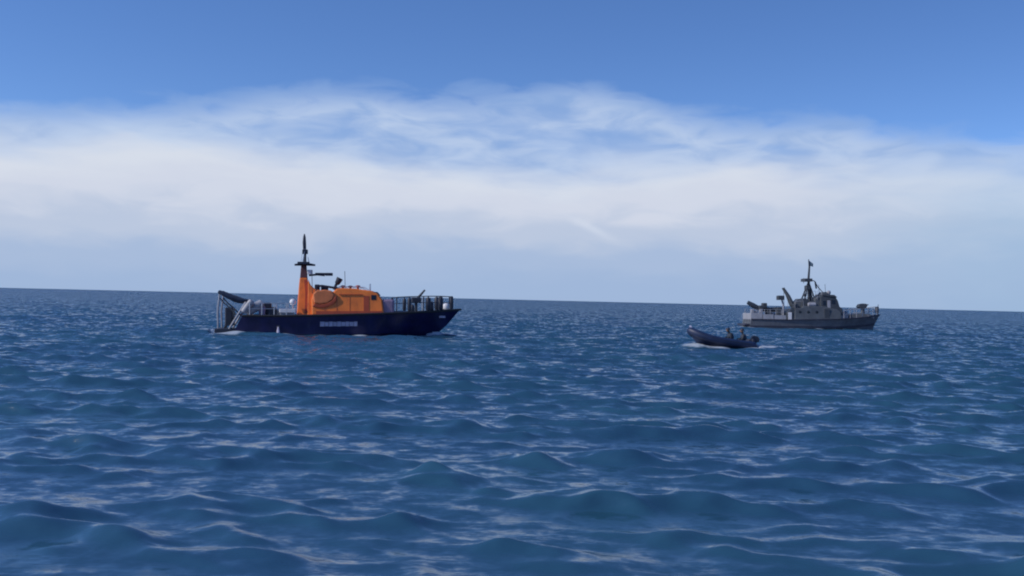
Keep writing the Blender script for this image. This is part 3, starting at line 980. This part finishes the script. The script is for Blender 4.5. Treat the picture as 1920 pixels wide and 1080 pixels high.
for i, l in enumerate(lam):
    l *= math.exp(rng.normal(0, .01))
    k = 2 * math.pi / l
    ak = 0.042 * (1.0 if l < 1.7 else (1.7 / l) ** 0.95)
    if l < .8:
        ak *= 0.42 + .58 * max(0, (l - .4) / .4)
    spread = 0.46 if l > 1.6 else 0.70
    th = main + rng.normal(0, spread)
    ak *= abs(rng.normal(1, .25))
    a = ak / k
    w = np.clip((l / space - 2.6) / 4.5, 0, 1)
    LODV += (1 - w * w) * ak * ak / 2
    rows_ok = np.nonzero(l / space_row > 2.6)[0]
    if len(rows_ok) == 0:
        continue
    e = rows_ok[-1] + 1
    w = w[:e]
    ph_ = k * (math.cos(th) * X0[:e] + math.sin(th) * Y0[:e]) + rng.uniform(0, 2 * math.pi)
    sn, cs = np.sin(ph_), np.cos(ph_)
    (H if l >= 0.48 else HR)[:e] += w * a * cs
    qd = 0.68 if l > .48 else .4
    DX[:e] -= w * qd * a * math.cos(th) * sn
    DY[:e] -= w * qd * a * math.sin(th) * sn
    FOLD[:e] += w * ak * cs
# wind sea: peaked crests with broad flat troughs between them
sg = H[:500, :len(dense)].std()
H = .28 * sg * np.logaddexp(0, (H - .0 * sg) / (.28 * sg)) - .37 * sg
sr = HR[:300, :len(dense)].std()
HR = .4 * sr * np.logaddexp(0, (HR - .5 * sr) / (.4 * sr))     # small sharp wavelets, smooth patches between
gust = .3 + 1.1 * ss(np.sin(X0 * .31 + 1.7 * np.sin(Y0 * .17)) + np.sin(Y0 * .43 + X0 * .12 + 2.0), -1.0, 1.2)
H = 1.2 * H + .5 * gust * HR
# crests lean the way the sea runs, so their fronts are the steeper side
Hl = H * np.clip((0.9 - space) / 0.6, 0, 1)
PXs, PYs = X0 + DX + .4 * math.cos(main) * Hl, Y0 + DY + .4 * math.sin(main) * Hl
FOAM = np.zeros_like(FOLD)


def local(o, yaw):
    c, s = math.cos(R(yaw)), math.sin(R(yaw))
    dx, dy = PXs - o.location.x, PYs - o.location.y
    return dx * c + dy * s, -dx * s + dy * c


# water worked up round the hulls: bow waves, wash and a short wake
for o, yaw, x0, x1, hbm, kf in ((life, YAW_LIFE, -8.6, 7.0, 2.4, .9), (pat, YAW_PAT, -7.9, 7.6, 2.2, .8), (rib, YAW_RIB, -2.3, 1.3, .95, .9)):
    lx_, ly_ = local(o, yaw)
    s_ = np.clip((lx_ - x0) / (x1 - x0), 0, 1)
    edge = hbm * np.where(s_ > .6, np.sqrt(np.clip(1 - ((s_ - .6) / .4) ** 2, 0, 1)), 1.0)
    dist = np.hypot(np.maximum(np.abs(ly_) - edge, 0), np.maximum(np.maximum(x0 - lx_, lx_ - x1), 0))
    inside = (np.abs(ly_) < edge) & (lx_ > x0) & (lx_ < x1)
    br = .5 + .5 * np.sin(lx_ * 2.3 + 1.3 * np.sin(lx_ * .9 + yaw)) * np.sin(ly_ * 2.1 + lx_ * .7)
    FOAM += 1.25 * kf * ss(dist, 1.5, .0) * br
    H += .13 * kf * ss(dist, .8, .1) * (dist > 0) * br
    bow = np.exp(-(((lx_ - x1 - .2) / .9) ** 2 + (ly_ / 1.1) ** 2))
    H += .22 * bow * kf
    FOAM += 1.3 * kf * bow
    wake = np.exp(-((lx_ - x0 + 1.2) / 1.6) ** 2 - (ly_ / (hbm * .9)) ** 2)
    FOAM += .8 * kf * wake * br
    H += (.24 if o is rib else .12) * wake * kf
    H = np.where(inside & (dist <= 0), np.minimum(H, 0.0) - (.25 if o is rib else 0), H)
# one steeper sea lifting close by on the right, with a ragged crest
cx, cy = at(1850, 1010, 12.0).x, 12.0
q1, q2 = PXs - cx, PYs - cy
swell = np.exp(-(q1 / 1.3) ** 2 - (q2 / .75) ** 2)
H += .10 * swell
FOAM += .0 * np.exp(-((q1 + .95) / .10) ** 2 - ((q2 + .15) / .25) ** 2)
PYs -= .15 * swell
# drop the sheet with the curve of the earth so the horizon stays true
H -= RR ** 2 / (2 * 6371000.0) * .86
verts = np.empty((nr * na + 1, 3), dtype=np.float32)
verts[:-1, 0], verts[:-1, 1], verts[:-1, 2] = PXs.ravel(), PYs.ravel(), H.ravel()
verts[-1] = (0, 0, -.3)
ii, jj = np.meshgrid(np.arange(nr - 1), np.arange(na), indexing='ij')
j2 = (jj + 1) % na
quads = np.stack([ii * na + jj, ii * na + j2, (ii + 1) * na + j2, (ii + 1) * na + jj], -1).reshape(-1, 4)[:, ::-1]
fan = np.stack([np.full(na, nr * na), (np.arange(na) + 1) % na, np.arange(na)], -1)[:, ::-1]
nq, nf = len(quads), len(fan)
me = bpy.data.meshes.new('sea')
me.vertices.add(len(verts))
me.vertices.foreach_set('co', verts.ravel())
me.loops.add(nq * 4 + nf * 3)
me.loops.foreach_set('vertex_index', np.concatenate([quads.ravel(), fan.ravel()]).astype(np.int32))
me.polygons.add(nq + nf)
me.polygons.foreach_set('loop_start', np.concatenate([np.arange(nq) * 4, nq * 4 + np.arange(nf) * 3]).astype(np.int32))
me.update(calc_edges=True)
at_ = me.attributes.new('foam', 'FLOAT', 'POINT')
at_.data.foreach_set('value', np.append(np.clip(FOAM, 0, 1.5).ravel(), 0).astype(np.float32))
al_ = me.attributes.new('fine_slope', 'FLOAT', 'POINT')
al_.data.foreach_set('value', np.append(np.sqrt(LODV).ravel(), 0).astype(np.float32))
me.shade_smooth()
sea = bpy.data.objects.new('sea', me)
col.objects.link(sea)
sea['kind'] = 'structure'
sea['label'] = 'choppy deep blue sea reaching to the horizon'

wm_ = bpy.data.materials.new('sea_water')
wm_.use_nodes = True
t = wm_.node_tree
b = t.nodes['Principled BSDF']
N = Nodes(t)
geo = N.new('ShaderNodeNewGeometry')
pos_ = geo.outputs['Position']
mp = N.new('ShaderNodeMapping')
mp.inputs['Rotation'].default_value = (0, 0, R(14))
mp.inputs['Scale'].default_value = (.42, 1.0, 1.0)
t.links.new(pos_, mp.inputs[0])
wv = mp.outputs[0]
n_rip = N.noise(wv, 4.2, 6, .66, .5)
n_lump = N.noise(wv, .9, 4, .55, .2)
n_body = N.noise(pos_, .11, 3, .5)
body = N.mix(N.smooth(n_body, .35, .65), (0.015, 0.060, 0.112, 1), (0.018, 0.074, 0.116, 1))
fa = N.new('ShaderNodeAttribute', attribute_name='foam')
n_foam = N.noise(wv, 4.5, 6, .7, .6)
fm = N.smooth(N.m('ADD', fa.outputs['Fac'], N.m('MULTIPLY', N.m('SUBTRACT', n_foam, .5), 1.1)), .38, .85)
fm = N.m('MULTIPLY', fm, .6)
t.links.new(N.mix(fm, body, (.62, .68, .76, 1)), b.inputs['Base Color'])
t.links.new(N.m('ADD', .12, N.m('MULTIPLY', fm, .55)), b.inputs['Roughness'])
b.inputs['IOR'].default_value = 2.0
b1 = N.new('ShaderNodeBump')
b1.inputs['Strength'].default_value = 1.0
b1.inputs['Distance'].default_value = .010
t.links.new(n_rip, b1.inputs['Height'])
b2 = N.new('ShaderNodeBump')
b2.inputs['Strength'].default_value = 1.0
b2.inputs['Distance'].default_value = .010
t.links.new(n_lump, b2.inputs['Height'])
t.links.new(b2.outputs[0], b1.inputs['Normal'])
# slopes of the waves the mesh is too coarse for, far out
fs_ = N.new('ShaderNodeAttribute', attribute_name='fine_slope')
nn = N.new('ShaderNodeTexNoise')
nn.inputs['Scale'].default_value = 1.6
nn.inputs['Detail'].default_value = 3
nn.inputs['Roughness'].default_value = .75
t.links.new(pos_, nn.inputs['Vector'])
v1 = N.new('ShaderNodeVectorMath', operation='SUBTRACT')
t.links.new(nn.outputs['Color'], v1.inputs[0])
v1.inputs[1].default_value = (.5, .5, .5)
v2 = N.new('ShaderNodeVectorMath', operation='SCALE')
t.links.new(v1.outputs[0], v2.inputs[0])
t.links.new(N.m('MULTIPLY', fs_.outputs['Fac'], 9.0), v2.inputs['Scale'])
v3 = N.new('ShaderNodeVectorMath', operation='MULTIPLY')
t.links.new(v2.outputs[0], v3.inputs[0])
v3.inputs[1].default_value = (.6, 1, 0)
lee = N.xyz(0.0, N.m('MULTIPLY', fs_.outputs['Fac'], -1.0), 0.0)   # wind waves lean to leeward, steeper in front
v4 = N.new('ShaderNodeVectorMath', operation='ADD')
t.links.new(b1.outputs[0], v4.inputs[0])
t.links.new(v3.outputs[0], v4.inputs[1])
v5 = N.new('ShaderNodeVectorMath', operation='NORMALIZE')
v6 = N.new('ShaderNodeVectorMath', operation='ADD')
t.links.new(v4.outputs[0], v6.inputs[0])
t.links.new(lee, v6.inputs[1])
t.links.new(v6.outputs[0], v5.inputs[0])
t.links.new(v5.outputs[0], b.inputs['Normal'])
me.materials.append(wm_)
